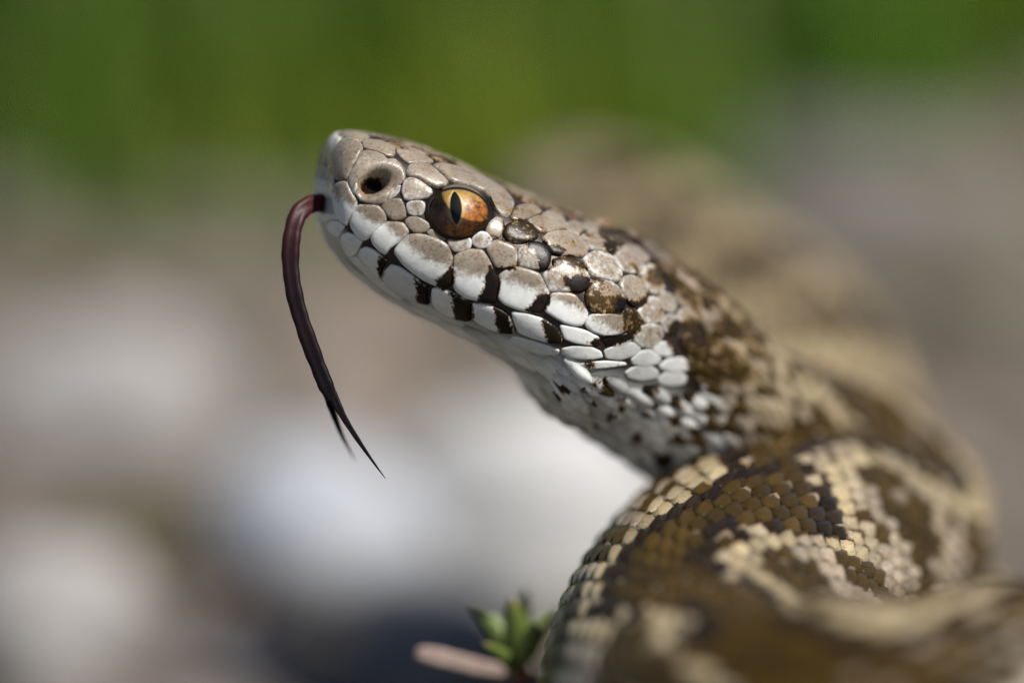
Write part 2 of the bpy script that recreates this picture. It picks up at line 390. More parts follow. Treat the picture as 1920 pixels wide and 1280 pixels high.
# dark blotches (k, outline, tone 0 black .. 1 brown, softness px)
BL = []
def blot(k, pts, tone=0.0, soft=5): BL.append((Z(k, pts), tone, soft))
blot(3, [(1185,555),(1215,500),(1240,460),(1245,640),(1190,700),(1095,660),(1130,605)], .1)
blot(3, [(1530,480),(1580,560),(1620,620),(1590,820),(1425,780),(1480,690),(1490,600)], .05)
blot(2, [(515,1035),(580,990),(650,980),(645,1050),(570,1160),(455,1115)], .05)
blot(2, [(835,985),(880,985),(950,1080),(950,1130),(900,1060)], .1, 3)
blot(2, [(195,770),(375,768),(365,800),(215,805)], .1, 3)
blot(2, [(440,588),(480,556),(600,570),(665,670),(645,800),(560,805),(545,740),(525,660),(480,630)], 0)
blot(2, [(262,400),(450,400),(555,500),(550,580),(430,590),(260,560)], .35)
blot(2, [(590,600),(680,612),(770,655),(720,700),(620,660)], .2, 3)
blot(2, [(740,850),(800,868),(840,840),(955,870),(980,900),(930,985),(800,975),(755,920)], .1)
blot(2, [(640,700),(820,690),(900,750),(930,800),(850,800),(760,760),(690,770)], .5, 6)
blot(2, [(915,930),(970,905),(1010,960),(1060,1010),(1150,1010),(1180,990),(1260,1060),(1240,1120),(1150,1145),(1050,1150),(950,1110),(915,1000)], .9)
blot(2, [(1140,1030),(1180,1000),(1260,1050),(1240,1140),(1140,1140)], 0, 4)
blot(2, [(1235,1030),(1330,1048),(1405,990),(1430,1040),(1350,1105),(1255,1095)], .25)
blot(2, [(1060,600),(1150,565),(1215,615),(1140,660),(1060,645)], .3, 4)
blot(2, [(1470,800),(1540,820),(1640,900),(1640,1010),(1570,960),(1520,880)], .4)
blot(4, [(812,270),(870,270),(925,350),(895,405),(840,410),(790,400),(815,350)], .55)
blot(4, [(625,460),(700,425),(770,420),(880,405),(870,440),(790,470),(700,490)], .1, 4)
blot(7, [(840,1000),(870,940),(910,950),(920,1000),(900,1030),(840,1030)], .3, 4)
blot(7, [(830,1040),(890,1015),(900,975),(940,930),(1010,930),(1070,1075),(960,1115),(880,1105)], .55)
blot(7, [(900,830),(980,800),(1000,880),(960,890)], .6)
blot(4, [(1040,430),(1180,430),(1300,500),(1430,545),(1560,640),(1440,690),(1200,695),(1165,600),(1180,520)], .7, 8)
blot(4, [(1130,690),(1230,690),(1260,740),(1160,730)], .5)
blot(3, [(935,600),(1055,660),(1060,820),(960,800),(955,700)], .05)
blot(3, [(1225,705),(1390,785),(1400,950),(1250,910),(1240,800)], .15, 6)
blot(4, [(140,255),(215,305),(245,415),(165,405),(145,330)], .1, 6)
blot(4, [(385,325),(470,375),(510,470),(430,470),(400,400)], .2, 6)
blot(3, [(650,430),(725,455),(668,605),(640,555)], .0)
for x, y, r in [(790, 610, 34), (720, 665, 30), (690, 695, 20), (985, 720, 36), (612, 720, 22), (640, 575, 22), (900, 970, 36), (1090, 885, 40), (770, 850, 24),
                (1040, 1090, 55), (1210, 940, 40), (820, 760, 22), (1300, 820, 46), (1370, 930, 40), (1130, 800, 30), (950, 840, 26)]:
    blot(4, [(x + r*(1+.25*math.sin(a*3+x))*math.cos(a), y + r*.8*math.sin(a)) for a in np.linspace(0, 2*math.pi, 10)[:-1]], .3, 6)
for x, y, r in [(1150, 440, 60), (1230, 520, 45), (1370, 610, 42), (1300, 560, 30), (1330, 640, 30)]:
    blot(0, [(x + r*.55*math.cos(a), y + r*.42*math.sin(a)) for a in np.linspace(0, 2*math.pi, 10)[:-1]], .6, 6)

def poly_sdf(P, poly):
    """signed distance (px), negative inside; P (n,2)"""
    a = poly; b = np.roll(poly, -1, 0)
    best = np.full(len(P), 1e9); inside = np.zeros(len(P), bool)
    for p, q in zip(a, b):
        e = q-p; v = P-p
        t = np.clip((v@e)/max(e@e, 1e-9), 0, 1)
        best = np.minimum(best, np.linalg.norm(v - t[:, None]*e, axis=1))
        cond = ((p[1] <= P[:, 1]) != (q[1] <= P[:, 1]))
        if abs(e[1]) > 1e-9:
            xi = p[0] + (P[:, 1]-p[1])/e[1]*e[0]
            inside ^= cond & (P[:, 0] < xi)
    return np.where(inside, -best, best)
LINE = np.array([(560,330),(600,345),(628,360),(660,388),(690,408),(725,426),(762,460),(800,484),(850,507),(911,518),(980,536),(1050,562),(1100,590),(1150,622),(1200,652),(1240,672),(1300,700),(1450,780)])
def pigment(P, tan):
    """photo pixel positions on the viper's left side -> (tan, dark, tone)"""
    ly = np.interp(P[:, 0], LINE[:, 0], LINE[:, 1])
    t = tan*np.clip(.5 - (P[:, 1]-ly)/34.0, .0, 1) + .12*np.clip(tan-.05, 0, .5) + .22*np.clip((P[:, 0]-900)/200, 0, 1)*np.clip((P[:, 1]-ly)/20, 0, 1)
    t = np.maximum(t, tan*1.4*np.clip((P[:, 0]-1270-.25*(P[:, 1]-640))/110, 0, 1))
    dark = np.zeros(len(P)); tone = np.full(len(P), .1)
    above = np.clip((ly-14-P[:, 1])/20, 0, 1)
    mot = np.array([noise.noise(Vector((p[0]*.035, p[1]*.05, 2.2))) for p in P])
    dark = above*np.clip((P[:, 0]-840)/80, 0, 1)*np.clip(.27 + .34*mot, 0, .6)
    tone = np.where(dark > .1, .8, tone)
    for poly, tn, soft in BL:
        lo, hi = poly.min(0)-20, poly.max(0)+20
        m = ((P > lo) & (P < hi)).all(1)
        if not m.any(): continue
        v = np.clip(.5 - poly_sdf(P[m], poly)/(4.2*soft), 0, .60 if tn > .3 else 1)
        cur = dark[m]; tone_m = tone[m]
        tone_m[v > cur] = tn; tone[m] = tone_m
        dark[m] = np.maximum(cur, v)
    return np.clip(t, 0, 1.6), dark, tone

# --- find plate positions on the loft
def faces_grid(i0, i1):
    F = []
    for i in range(i0, i1):
        for j in range(NT_):
            j2 = (j+1) % NT_
            F.append((i*NT_+j, i*NT_+j2, (i+1)*NT_+j2, (i+1)*NT_+j))
    return F
I_HEAD = int(np.searchsorted(s_vals, tail_of_head + 4))
flat = GP.reshape(-1, 3)
cellF = faces_grid(0, I_HEAD)
bvh = BVHTree.FromPolygons([tuple(v) for v in flat[:(I_HEAD+1)*NT_]], cellF)
EYE_C0 = at(0, 0, -DIST)
def cast(x, y):
    o = Vector((0, 0, -DIST)); tgt = Vector(at(x, y, 0)); dr = (tgt-o).normalized()
    hit = bvh.ray_cast(o, dr)
    if hit[0] is None:
        best = None
        for dd in (0, 2, 4, 6, 8):
            q = o + dr*((DIST+dd)/dr.z)
            h = bvh.find_nearest(q)
            if best is None or h[3] < best[3]: best = h
        hit = best
    p, fi = np.array(hit[0]), hit[2]
    i, j = fi//NT_, fi % NT_
    p00, p10, p01 = GP[i, j], GP[i+1, j], GP[i, (j+1) % NT_]
    e1, e2 = p10-p00, p01-p00
    A = np.array([[e1@e1, e1@e2], [e1@e2, e2@e2]]); b = np.array([(p-p00)@e1, (p-p00)@e2])
    try: f = np.linalg.solve(A, b)
    except np.linalg.LinAlgError: f = np.zeros(2)
    return i + min(max(f[0], 0), 1), j + min(max(f[1], 0), 1)

# --- nostril pit and eye socket pressed into the loft (real depth)
NOS = (703, 344); NOS2 = (722, 339)
def pit(X, Y):
    a = ((X-NOS[0]-.45*(340-Y))/22.0)**2 + ((Y-NOS[1])/22.0)**2
    b = ((X-NOS2[0])/27.0)**2 + ((Y-NOS2[1])/19.0)**2
    return 1.25*np.exp(-a**2.0) + .42*np.exp(-b**1.5)
EYE = (862, 397); EYE_R = 59.0
def socket(X, Y):
    e = np.hypot((X-EYE[0])/EYE_R, (Y-EYE[1])/(EYE_R*.92))
    return .55*np.exp(-(e/1.02)**6)
GN0 = GN.copy(); GP0 = GP.copy()
headmask = front & (np.arange(NS) < I_HEAD)[:, None]
press = np.where(headmask, pit(PX, PY)*1.12 + socket(PX, PY), 0)
press = np.maximum(press, press[:, (-np.arange(NT_)) % NT_])                    # both sides of the head
GPs = GP0 - GN0*press[..., None]
def sample(fi, fj, h, arr=None):
    """loft position at fractional grid (fi, fj) plus h along the normal"""
    fi = np.clip(np.asarray(fi, float), 0, NS-1.001); fj = np.asarray(fj, float) % NT_
    i = fi.astype(int); j = fj.astype(int) % NT_; a = (fi-i)[..., None]; b = (fj-np.floor(fj))[..., None]; j2 = (j+1) % NT_
    def bl(A): return (A[i, j]*(1-a)+A[i+1, j]*a)*(1-b) + (A[i, j2]*(1-a)+A[i+1, j2]*a)*b
    n = bl(GN0); n = n/(np.linalg.norm(n, axis=-1)[..., None]+1e-9)
    return bl(GP0) + n*np.asarray(h)[..., None]

viper = empty('viper', Vector(to_world(at(1400, 1700, 5)))*MM)
tag(viper, 'brown and white viper with amber slit-pupil eye raising its head, dark tongue out', 'snake')

# skin of the whole animal
vent = np.abs(th) > R(118)
s_col = s_vals[:, None]*np.ones((1, NT_)); th_col = np.abs(th)[None, :]*np.ones((NS, 1))
pale = np.clip((np.degrees(th_col) - 112)/14, 0, 1)
pale = np.where(s_col < tail_of_head+8, np.clip((np.degrees(th_col) - np.interp(s_col, [0, 8, 12, 16, 20], [118, 122, 108, 92, 86]))/12, 0, 1), pale)
rost = np.clip(1 - np.abs(s_col-0)/1.3, 0, 1)*0
tint = np.zeros_like(pale)
snx = (PX < 628) & (PY < 372) & (np.arange(NS) < I_HEAD)[:, None]
tint = np.where((s_col < .9) & (np.degrees(th_col) < 128), 1, tint)
skin_attr = np.stack([pale, tint, np.zeros_like(pale), np.ones_like(pale)], -1).reshape(-1, 4)
# belly: broad overlapping scutes
saw = (s_col % 1.9)/1.9
belly = np.clip((np.degrees(th_col)-140)/14, 0, 1)*np.clip((s_col-9)/4, 0, 1)
GPskin = GPs + GN0*((saw**2)*.16*belly)[..., None]
Vs = np.concatenate([GPskin.reshape(-1, 3), Cc[:1]-tan_[:1]*.1, Cc[-1:]+tan_[-1:]*.5])
Fs = faces_grid(0, NS-1)
n0 = NS*NT_
Fs += [(n0, (j+1) % NT_, j) for j in range(NT_)] + [(n0+1, (NS-1)*NT_+j, (NS-1)*NT_+(j+1) % NT_) for j in range(NT_)]
skin_attr = np.concatenate([skin_attr, skin_attr[:1], skin_attr[-1:]])
mesh_object('body', Vs, Fs, M_SKIN, viper, {'pigment': skin_attr})

# --- plates
def chaikin(P, n=2):
    for _ in range(n):
        Q = np.roll(P, -1, 0)
        P = np.stack([P*.86+Q*.14, P*.14+Q*.86], 1).reshape(-1, 2)
    return P
covered = np.zeros((NS, NT_), bool)
def LOWER(kind, tanl): return kind == 'scale' and tanl <= .2
mirror_V, mirror_F, mirror_A = [], [], []
def shrink(P, c, amt):
    v = P-c; l = np.linalg.norm(v, axis=1)[:, None]
    return c + v*np.maximum(0, (l-amt)/np.maximum(l, 1e-6))
for kind, poly, tanl, hf in PL:
    c = poly.mean(0)
    area = .5*abs(np.sum(poly[:, 0]*np.roll(poly[:, 1], -1) - np.roll(poly[:, 0], -1)*poly[:, 1]))
    size = math.sqrt(area)
    if kind == 'supraocular_scale': c = np.array([900., 336.])
    P = shrink(chaikin(poly, 2), c, -3.0 if (c[0] > 1150 and c[1] > 565) else -1.4 if not LOWER(kind, tanl) else -.5)
    # centre of the shape, then rings that close towards it
    hgt = min(.24, .0050*size)*hf*(.75 if LOWER(kind, tanl) else 1)*(.6 if c[0] > 1150 and c[1] > 565 else 1)
    rings = [(1.0, -.12), (1.0, -.02), (.982, .46), (.95, .72), (.90, .86), (.78, .95), (.58, .99), (.36, 1.0), (.15, 1.0)]
    if kind == 'nasal_scale':
        c = np.array([704., 343.])
        rings = [(1.0, -.12), (1.0, 0), (.982, .46), (.95, .72), (.89, .86)] + [(q, .9) for q in np.linspace(.78, .04, 17)]
    if kind == 'supraocular_scale':
        rings = [(1.0, -.3), (1.0, 0), (.97, .5), (.92, .8), (.84, .95), (.7, 1.0), (.5, 1.0), (.3, 1.0), (.12, 1.0)]
    n = len(P); pts, hs = [], []
    for q, hq in rings:
        for p in c + (P-c)*q: pts.append(p); hs.append(hq*hgt if hq > 0 else hq*.9)
    pts.append(c); hs.append(hgt*(.9 if kind == 'nasal_scale' else 1.0))
    pts = np.array(pts); hs = np.array(hs)
    # gentle unevenness so no two plates are alike
    hs = hs + .010*np.array([noise.noise(Vector((p[0]*.05, p[1]*.05, 3.1))) for p in pts])*(hs > .03)
    ij = np.array([cast(*p) for p in pts])
    if kind == 'nasal_scale': hs = hs - pit(pts[:, 0], pts[:, 1])
    V = sample(ij[:, 0], ij[:, 1], hs)
    F = []
    for k in range(len(rings)-1):
        for a in range(n):
            b = (a+1) % n
            F.append((k*n+a, k*n+b, (k+1)*n+b, (k+1)*n+a))
    k = len(rings)-1
    F += [(k*n+a, k*n+(a+1) % n, (k+1)*n) for a in range(n)]
    t, dk, tn = pigment(pts, tanl)
    if kind == 'nasal_scale':
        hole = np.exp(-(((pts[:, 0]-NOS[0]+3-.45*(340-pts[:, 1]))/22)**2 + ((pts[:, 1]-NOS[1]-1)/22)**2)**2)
        dk = np.maximum(dk, hole*.95)  # nostril painted dark: natural pigment, mostly the shade inside the pit
    cen_w = np.clip((1 - np.repeat([q for q, _ in rings], n))/.30, 0, 1); cen_w = np.append(cen_w, 1.0)
    t = t*((.9 if kind == 'nasal_scale' else .66) + (.1 if kind == 'nasal_scale' else .34)*cen_w)*random.uniform(.88, 1.12)                       # paler towards the rim
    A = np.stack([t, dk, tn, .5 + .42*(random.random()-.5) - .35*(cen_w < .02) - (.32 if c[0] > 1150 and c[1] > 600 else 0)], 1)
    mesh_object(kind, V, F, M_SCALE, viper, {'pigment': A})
    # the other side of the head
    Vm = sample(ij[:, 0], (-ij[:, 1]) % NT_, hs)
    off = sum(len(v) for v in mirror_V)
    mirror_V.append(Vm); mirror_F += [tuple(i+off for i in f[::-1]) for f in F]; mirror_A.append(A)
    # mark covered loft cells
    for q in (1.04, .9, .75, .6, .45, .3, .15, 0):
        for p in c + (P-c)*q:
            pass
    ii = np.clip(ij.round().astype(int), 0, NS-1)
    covered[ii[:, 0], ii[:, 1] % NT_] = True; covered[ii[:, 0], (-ii[:, 1]) % NT_] = True
    inside = headmask & (PX > poly[:, 0].min()) & (PX < poly[:, 0].max()) & (PY > poly[:, 1].min()) & (PY < poly[:, 1].max())
    idx = np.argwhere(inside)
    if len(idx):
        sd = poly_sdf(np.stack([PX[inside], PY[inside]], 1), poly)
        for (a, b), v in zip(idx, sd):
            if v < 2: covered[a, b] = True; covered[a, (-b) % NT_] = True
# eye region counts as covered
eyem = headmask & (np.hypot(PX-EYE[0], PY-EYE[1]) < 68)
for a, b in np.argwhere(eyem): covered[a, b] = True; covered[a, (-b) % NT_] = True

# --- small overlapping scales of nape, neck and trunk
rowsA = np.array([0, .25, .48, .68, .84, .94, 1.0]); prof = np.array([.62, .92, 1.0, .94, .74, .48, .12])
colsB = np.array([-1, -.55, 0, .55, 1.0])
def leaf_template():
    V, F = [], []
    for a, p in zip(rowsA, prof):
        for b in colsB: V.append((a, b*p, b))
    for i in range(len(rowsA)-1):
        for j in range(len(colsB)-1):
            k = i*5+j; F.append((k, k+1, k+6, k+5))
    # turned-down rim so each scale has a thick edge
    return np.array(V), F
LV, LF = leaf_template()
def zig(s, th, r):
    """trunk pattern: (tan, dark, tone) from length s, angle th and radius r"""
    v = th*r*.5
    lam = 20.0
    ph = (s - 70.0)/lam*2*math.pi
    centre = -1.4*math.cos(ph)
    wid = 1.8 + .3*math.sin(1.7*ph+.6)
    e = abs(v-centre) - wid                 # <0 inside the dark band
    nz = noise.noise(Vector((s*.35, v*.6, 1.7)))
    e += .5*nz
    e += .25*noise.noise(Vector((s*1.7, v*1.7, 6)))
    if s > 165:          # hind trunk: pale with a row of dark saddles
        e = min(math.hypot((v-b_)/2.0, (s-a_)/2.0) for a_, b_ in SADDLE) - 1 + .5*nz
        if e > .1: e = .5 + .1*nz
    tone = .95
    edge = math.exp(-((e-.5)/.42)**2)
    tan = 1.22 + .36*edge + .12*nz
    dark = 1.0 if e < 0 else 0.0
    if -.75 < e < 0: tone = .25
    tone = max(0, tone - .25*max(0, noise.noise(Vector((s*.9, v*.9, 11)))*2))
    if e > .95:         # flank: single scales dark or pale in loose clusters
        fl = math.sin(ph*2+.8)*.35 + nz*1.1 + .55*noise.noise(Vector((s*1.3, v*1.3, 3.)))
        dark = 1.0 if fl > -.08 else 0.0; tone = .8
    if abs(e) < .2: dark = .5
    return tan, dark, tone
SADDLE = [(216.5, -.8), (209.6, -1.2), (202.2, -1.2), (196.4, 0), (189.5, .5), (182, 1.4), (175, .3), (168, -1)]
s_neck0 = 9.0
zones = [  # from, to (mm along), scales per ring, ring step (mm)
 (2.2, 15.0, 34, .62), (15.0, tail_of_head+9, 30, .80), (tail_of_head+9, 66.0, 38, .98), (66.0, LEN-4, 36, 1.08)]
stuffV, stuffF, stuffA = [], [], []; single = []
off = 0
cells = []
for z0, z1, ncol, step in zones:
    k = 0; s = z0
    while s < z1:
        fi = np.interp(s, s_vals, np.arange(NS)); i = int(fi)
        r = .5*(Hh[i]+Ww[i])
        for q in range(ncol):
            thq = ((q + .5*(k % 2))/ncol*2 - 1)*math.pi
            deg = abs(math.degrees(thq))
            if deg > (np.interp(s, [6, 12, 17], [112, 122, 156]) if s < tail_of_head+8 else 124): continue
            fj = (thq+math.pi)/(2*math.pi)*NT_
            if s < tail_of_head + 8:
                # skip where a traced plate lies (test the middle of the scale)
                fi2 = int(np.interp(s+step*.9, s_vals, np.arange(NS)))
                if covered[i, int(fj) % NT_] or covered[fi2, int(fj) % NT_] : continue
            cells.append((s, thq, fi, r, 2*math.pi/ncol, step))
        k += 1; s += step
k = 0; s = 3.0
while s < 17.5:
    fi = np.interp(s, s_vals, np.arange(NS)); i = int(fi)
    for q in range(18):
        thq = ((q + .5*(k % 2))/18*2 - 1)*math.pi; fj = (thq+math.pi)/(2*math.pi)*NT_
        if abs(math.degrees(thq)) < 112: continue
        fi2 = int(np.interp(s+1.0, s_vals, np.arange(NS)))
        if covered[i, int(fj) % NT_] or covered[fi2, int(fj) % NT_]: continue
        cells.append((s, thq, fi, .5*(Hh[i]+Ww[i])*.55, 2*math.pi/18, 1.15))
    k += 1; s += 1.15
for s, thq, fi, r, dth, step in cells:
    i = int(fi)
    L = step*2.35; hw = .50*dth
    jit = random.uniform(-.06, .06)
    sv = s + (LV[:, 0]-.35)*L
    tv = thq + LV[:, 1]*hw*(1+jit) + jit*.1*LV[:, 0]
    wmm = hw*r
    lift = (-.05 + .27*LV[:, 0])*min(step, 1.0) + .17*wmm*(1-LV[:, 2]**2)*(.35+.65*np.sin(np.pi*np.clip(LV[:, 0], .08, .97))) + .27*wmm*np.exp(-(LV[:, 2]/.3)**2)*np.clip((1.02-LV[:, 0])*3, 0, 1)
    if s < 15: lift = .03 + .25*wmm*(1-LV[:, 2]**2)*np.sin(np.pi*np.clip(LV[:, 0], .05, .95)) 
    lift = lift - .05*(np.abs(LV[:, 2]) > .9)
    fiv = np.interp(sv, s_vals, np.arange(NS)); fjv = (tv+math.pi)/(2*math.pi)*NT_
    V = sample(fiv, fjv, lift)
    x, y = px(V); facing = sample(np.array([fi]), np.array([(thq+math.pi)/(2*math.pi)*NT_]), np.array([1.0]))[0]
    cpos = V.mean(0); fac = cpos[2]-facing[2]
    dim = 0
    if s < tail_of_head + 3:
        left = thq > -.2
        if left: t, dk, tn = pigment(np.stack([x, y], 1), .95)
        else:
            t = np.full(len(V), .95*(1 if abs(thq) < 1.5 else .3)); dk = np.full(len(V), max(0, .45+.6*noise.noise(Vector((s*.4, thq*2, 0))))*.8); tn = np.full(len(V), .5)
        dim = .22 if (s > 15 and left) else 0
        if s > 15 and left:
            q_ = random.random(); xx_, yy_ = x.mean(), y.mean()
            pr = np.clip((xx_-1230)/260, .03, .42)
            if q_ < pr: dk = np.maximum(dk, .95*np.clip((LV[:, 0]-.35)*3, 0, 1)); tn = np.full(len(V), .85)
            elif q_ < pr+.28: dk = np.maximum(dk, .85*np.clip((.45-LV[:, 0])*4, 0, 1)); tn = np.maximum(tn, .5)
        if abs(thq) < .75 and s < tail_of_head:
            dk = np.maximum(dk, .46 + .35*noise.noise(Vector((s*.5, thq*3, 5.)))); tn[:] = .75; t = t*1.05
    else:
        a, b, c_ = zig(s, thq, r)
        t = np.full(len(V), a); tn = np.full(len(V), c_)
        dk = np.full(len(V), b*.95)
        q_ = random.random()
        if b == .5: dk = np.clip(.5 + random.choice((-1, 1))*(LV[:, 0]-.55)*1.6 + random.uniform(-1, 1)*LV[:, 2]*.5, 0, .95)
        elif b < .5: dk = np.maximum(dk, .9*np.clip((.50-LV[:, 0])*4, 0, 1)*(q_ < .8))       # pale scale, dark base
        elif q_ < .12: dk = dk*np.clip((LV[:, 0]-.1)*2, .3, 1)
        if abs(thq) > R(95): t = t*.75
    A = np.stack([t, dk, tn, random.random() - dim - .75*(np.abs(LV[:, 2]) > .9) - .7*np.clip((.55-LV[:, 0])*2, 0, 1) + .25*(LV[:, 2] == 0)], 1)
    cx, cy = px(cpos)
    vis = fac < -.05 and 0 < cx < 1920 and 0 < cy < 1280
    sharp = abs(cpos[2]) if vis else 99
    single.append((sharp, V, A, wmm))
single.sort(key=lambda q: q[0])
nsing = 300 - len(PL) - 2
for k, (sh, V, A, wmm) in enumerate(single):
    if k < nsing and sh < 12:
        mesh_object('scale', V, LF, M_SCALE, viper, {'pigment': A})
    else:
        stuffV.append(V); stuffF += [tuple(i+off for i in f) for f in LF]; stuffA.append(A); off += len(V)
for Vm in [np.concatenate(mirror_V)]:
    stuffF += [tuple(i+off for i in f) for f in mirror_F]; stuffV.append(Vm); stuffA.append(np.concatenate(mirror_A)); off += len(Vm)
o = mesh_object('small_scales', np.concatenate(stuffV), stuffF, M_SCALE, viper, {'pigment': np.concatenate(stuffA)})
tag(o, kind='stuff')

# --- eyes
def eye_materials():
    g = NT('iris')
    tc = g.n('ShaderNodeTexCoord').outputs['Object']; sep = g.n('ShaderNodeSeparateXYZ'); g.t.links.new(tc, sep.inputs[0])
    x, y = sep.outputs[0], sep.outputs[1]          # local: x along the head, y up, z outwards (mm*0.001)
    sx = g.math('MULTIPLY', x, 1000); sy = g.math('MULTIPLY', y, 1000)
    rad = g.math('POWER', g.math('ADD', g.math('POWER', g.math('ADD', sx, .10), 2), g.math('POWER', sy, 2)), .5)
    n1 = g.noise(2000, 5, .75, tc); n2 = g.noise(5000, 3, .7, tc)
    c = g.mix(g.step(n1, .38, .62), (.085, .024, .004), (.47, .155, .014))
    c = g.mix(g.math('MULTIPLY', g.step(n2, .5, .66), .7), c, (.55, .25, .035))
    dn = g.math('ADD', sy, g.math('MULTIPLY', n1, 1.0))
    c = g.mix(g.math('MULTIPLY', g.step(dn, .55, 1.3), .55), c, (.40, .30, .08))
    # golden ring round the slit
    pw = g.math('DIVIDE', g.math('ABSOLUTE', g.math('ADD', sx, .30)), g.math('MAXIMUM', g.math('SUBTRACT', 1, g.math('POWER', g.math('DIVIDE', g.math('ABSOLUTE', g.math('SUBTRACT', sy, .05)), 1.05), 2)), .02))
    c = g.mix(g.math('MULTIPLY', g.math('SUBTRACT', 1, g.step(pw, .30, .62)), .7), c, (.62, .52, .20))
    # dark outer rim
    c = g.mix(g.math('MULTIPLY', g.step(rad, 1.2, 1.8), .9), c, (.03, .016, .01))
    c = g.mix(g.math('MULTIPLY', g.step(g.math('SUBTRACT', g.math('MULTIPLY', sx, -1), g.math('MULTIPLY', n1, .5)), .1, 1.0), .6), c, (.05, .022, .008))
    c = g.mix(g.math('MULTIPLY', g.step(sy, .85, 1.3), .8), c, (.13, .12, .11))
    g.base(c, .35, .4); g.bump(n1, .00008, .5)
    p = NT('pupil'); p.base((.002, .002, .003), .5, .1)
    k = NT('cornea'); k.t.nodes.remove(k.b)
    tr = k.n('ShaderNodeBsdfTransparent'); gl = k.n('ShaderNodeBsdfGlossy'); gl.inputs['Roughness'].default_value = .07
    fr = k.n('ShaderNodeFresnel'); fr.inputs[0].default_value = 1.30; mx = k.n('ShaderNodeMixShader')
    k.t.links.new(fr.outputs[0], mx.inputs[0]); k.t.links.new(tr.outputs[0], mx.inputs[1]); k.t.links.new(gl.outputs[0], mx.inputs[2]); k.t.links.new(mx.outputs[0], k.out.inputs[0])
    return g.m, p.m, k.m
M_IRIS, M_PUPIL, M_CORNEA = eye_materials()
def sphere(rad, nu=48, nv=32):
    V, F = [], []
    for i in range(nv+1):
        a = math.pi*i/nv
        for j in range(nu):
            b = 2*math.pi*j/nu; V.append((rad*math.sin(a)*math.cos(b), rad*math.sin(a)*math.sin(b), rad*math.cos(a)))
    for i in range(nv):
        for j in range(nu): F.append((i*nu+j, (i+1)*nu+j, (i+1)*nu+(j+1) % nu, i*nu+(j+1) % nu))
    return np.array(V), F
ER = 1.84
def make_eye(side):
    ei, ej = cast(*EYE); ej = ej if side > 0 else -ej
    P0 = sample(np.array([ei]), np.array([ej]), np.array([0.]))[0]; P1 = sample(np.array([ei]), np.array([ej]), np.array([1.]))[0]
    n = P1-P0
    cen = P0 - n*1.18
    nw = Vector(to_world(n) - to_world((0, 0, 0))).normalized()
    upc = np.array([-.05, 1, 0]); upw = Vector(to_world(upc) - to_world((0, 0, 0)))
    zx = nw; xx = upw.cross(zx).normalized(); yy = zx.cross(xx)
    Mw = Matrix((( xx.x, yy.x, zx.x, 0), (xx.y, yy.y, zx.y, 0), (xx.z, yy.z, zx.z, 0), (0, 0, 0, 1)))
    Mw = Matrix.Translation(Vector(to_world(cen))*MM) @ Mw
    V, F = sphere(ER); V[:, 2] = ER*1.0 - .6*(ER - V[:, 2]); V[:, :2] *= .90
    e = mesh_object('eye', V*MM, F, M_IRIS, None, world=False); e.matrix_world = Mw
    e.parent = viper; e.matrix_parent_inverse = viper.matrix_world.inverted()
    # slit pupil hugging the ball
    PV, PF = [], []
    nr, ncl = 28, 9
    for i in range(nr+1):
        y = .05 + (-1 + 2*i/nr)*.95
        half = .31*(max(1-((y-.05)/.95)**2, 0))**.75
        for j in range(ncl):
            x = -.30 + (j/(ncl-1)*2-1)*half + .04*y
            PV.append((x, y, ER*1.0 - .6*(ER - math.sqrt(max(ER*ER-(x*x+y*y)/.81, .01))) + .012))
    for i in range(nr):
        for j in range(ncl-1): PF.append((i*ncl+j, i*ncl+j+1, (i+1)*ncl+j+1, (i+1)*ncl+j))
    for nm, VV, FF, mm in (('pupil', np.array(PV), PF, M_PUPIL), ('cornea', *sphere(ER*1.05), M_CORNEA)):
        ch = mesh_object(nm, VV*MM, FF, mm, None, world=False); ch.parent = e
    return e
eye_o = make_eye(1); make_eye(-1)
g = NT('eyelid_skin'); g.base((.010, .006, .005), .6, .2); M_LID = g.m
def eyelid(side):
    ei, ej = cast(*EYE)
    P0 = sample(np.array([ei]), np.array([ej]), np.array([0.]))[0]; P1 = sample(np.array([ei]), np.array([ej]), np.array([1.]))[0]
    cen = P0 - (P1-P0)*1.18; R3 = ER*1.05
    V, F = [], []; n = 56; rg = [(1.30, -.25), (1.17, -.10), (1.09, -.02), (1.03, .02), (1.0, .015), (.985, .0)]
    for q, h in rg:
        for k in range(n):
            a_ = 2*math.pi*k/n
            ca, sa = math.cos(a_), math.sin(a_)
            x, y = EYE[0] - 1 + 57*q*ca, EYE[1] + 2 - (45 + 7*(q-1))*q*sa + 4*ca*(sa > 0)
            i_, j_ = cast(x, y)
            p = sample(np.array([i_]), np.array([j_]), np.array([h]))[0]
            m_ = R3 + h*.9
            if q < 1.3 and np.linalg.norm(p-cen) < m_:
                o_ = np.array([0, 0, -DIST]); dr = at(x, y, 0)-o_; dr /= np.linalg.norm(dr)
                bq = (o_-cen)@dr; disc = bq*bq - ((o_-cen)@(o_-cen) - m_*m_)
                if disc > 0: p = o_ + dr*(-bq-math.sqrt(disc))
            if side < 0: k_ = int(ei); p = p - 2*((p-Cc[k_])@Ls[k_])*Ls[k_]
            V.append(p)
    for i in range(len(rg)-1):
        for k in range(n): F.append((i*n+k, i*n+(k+1) % n, (i+1)*n+(k+1) % n, (i+1)*n+k))
    mesh_object('eyelid', np.array(V), F, M_LID, viper, {'pigment': np.tile((0., 0, 0, 1), (len(V), 1))})
eyelid(1); eyelid(-1)

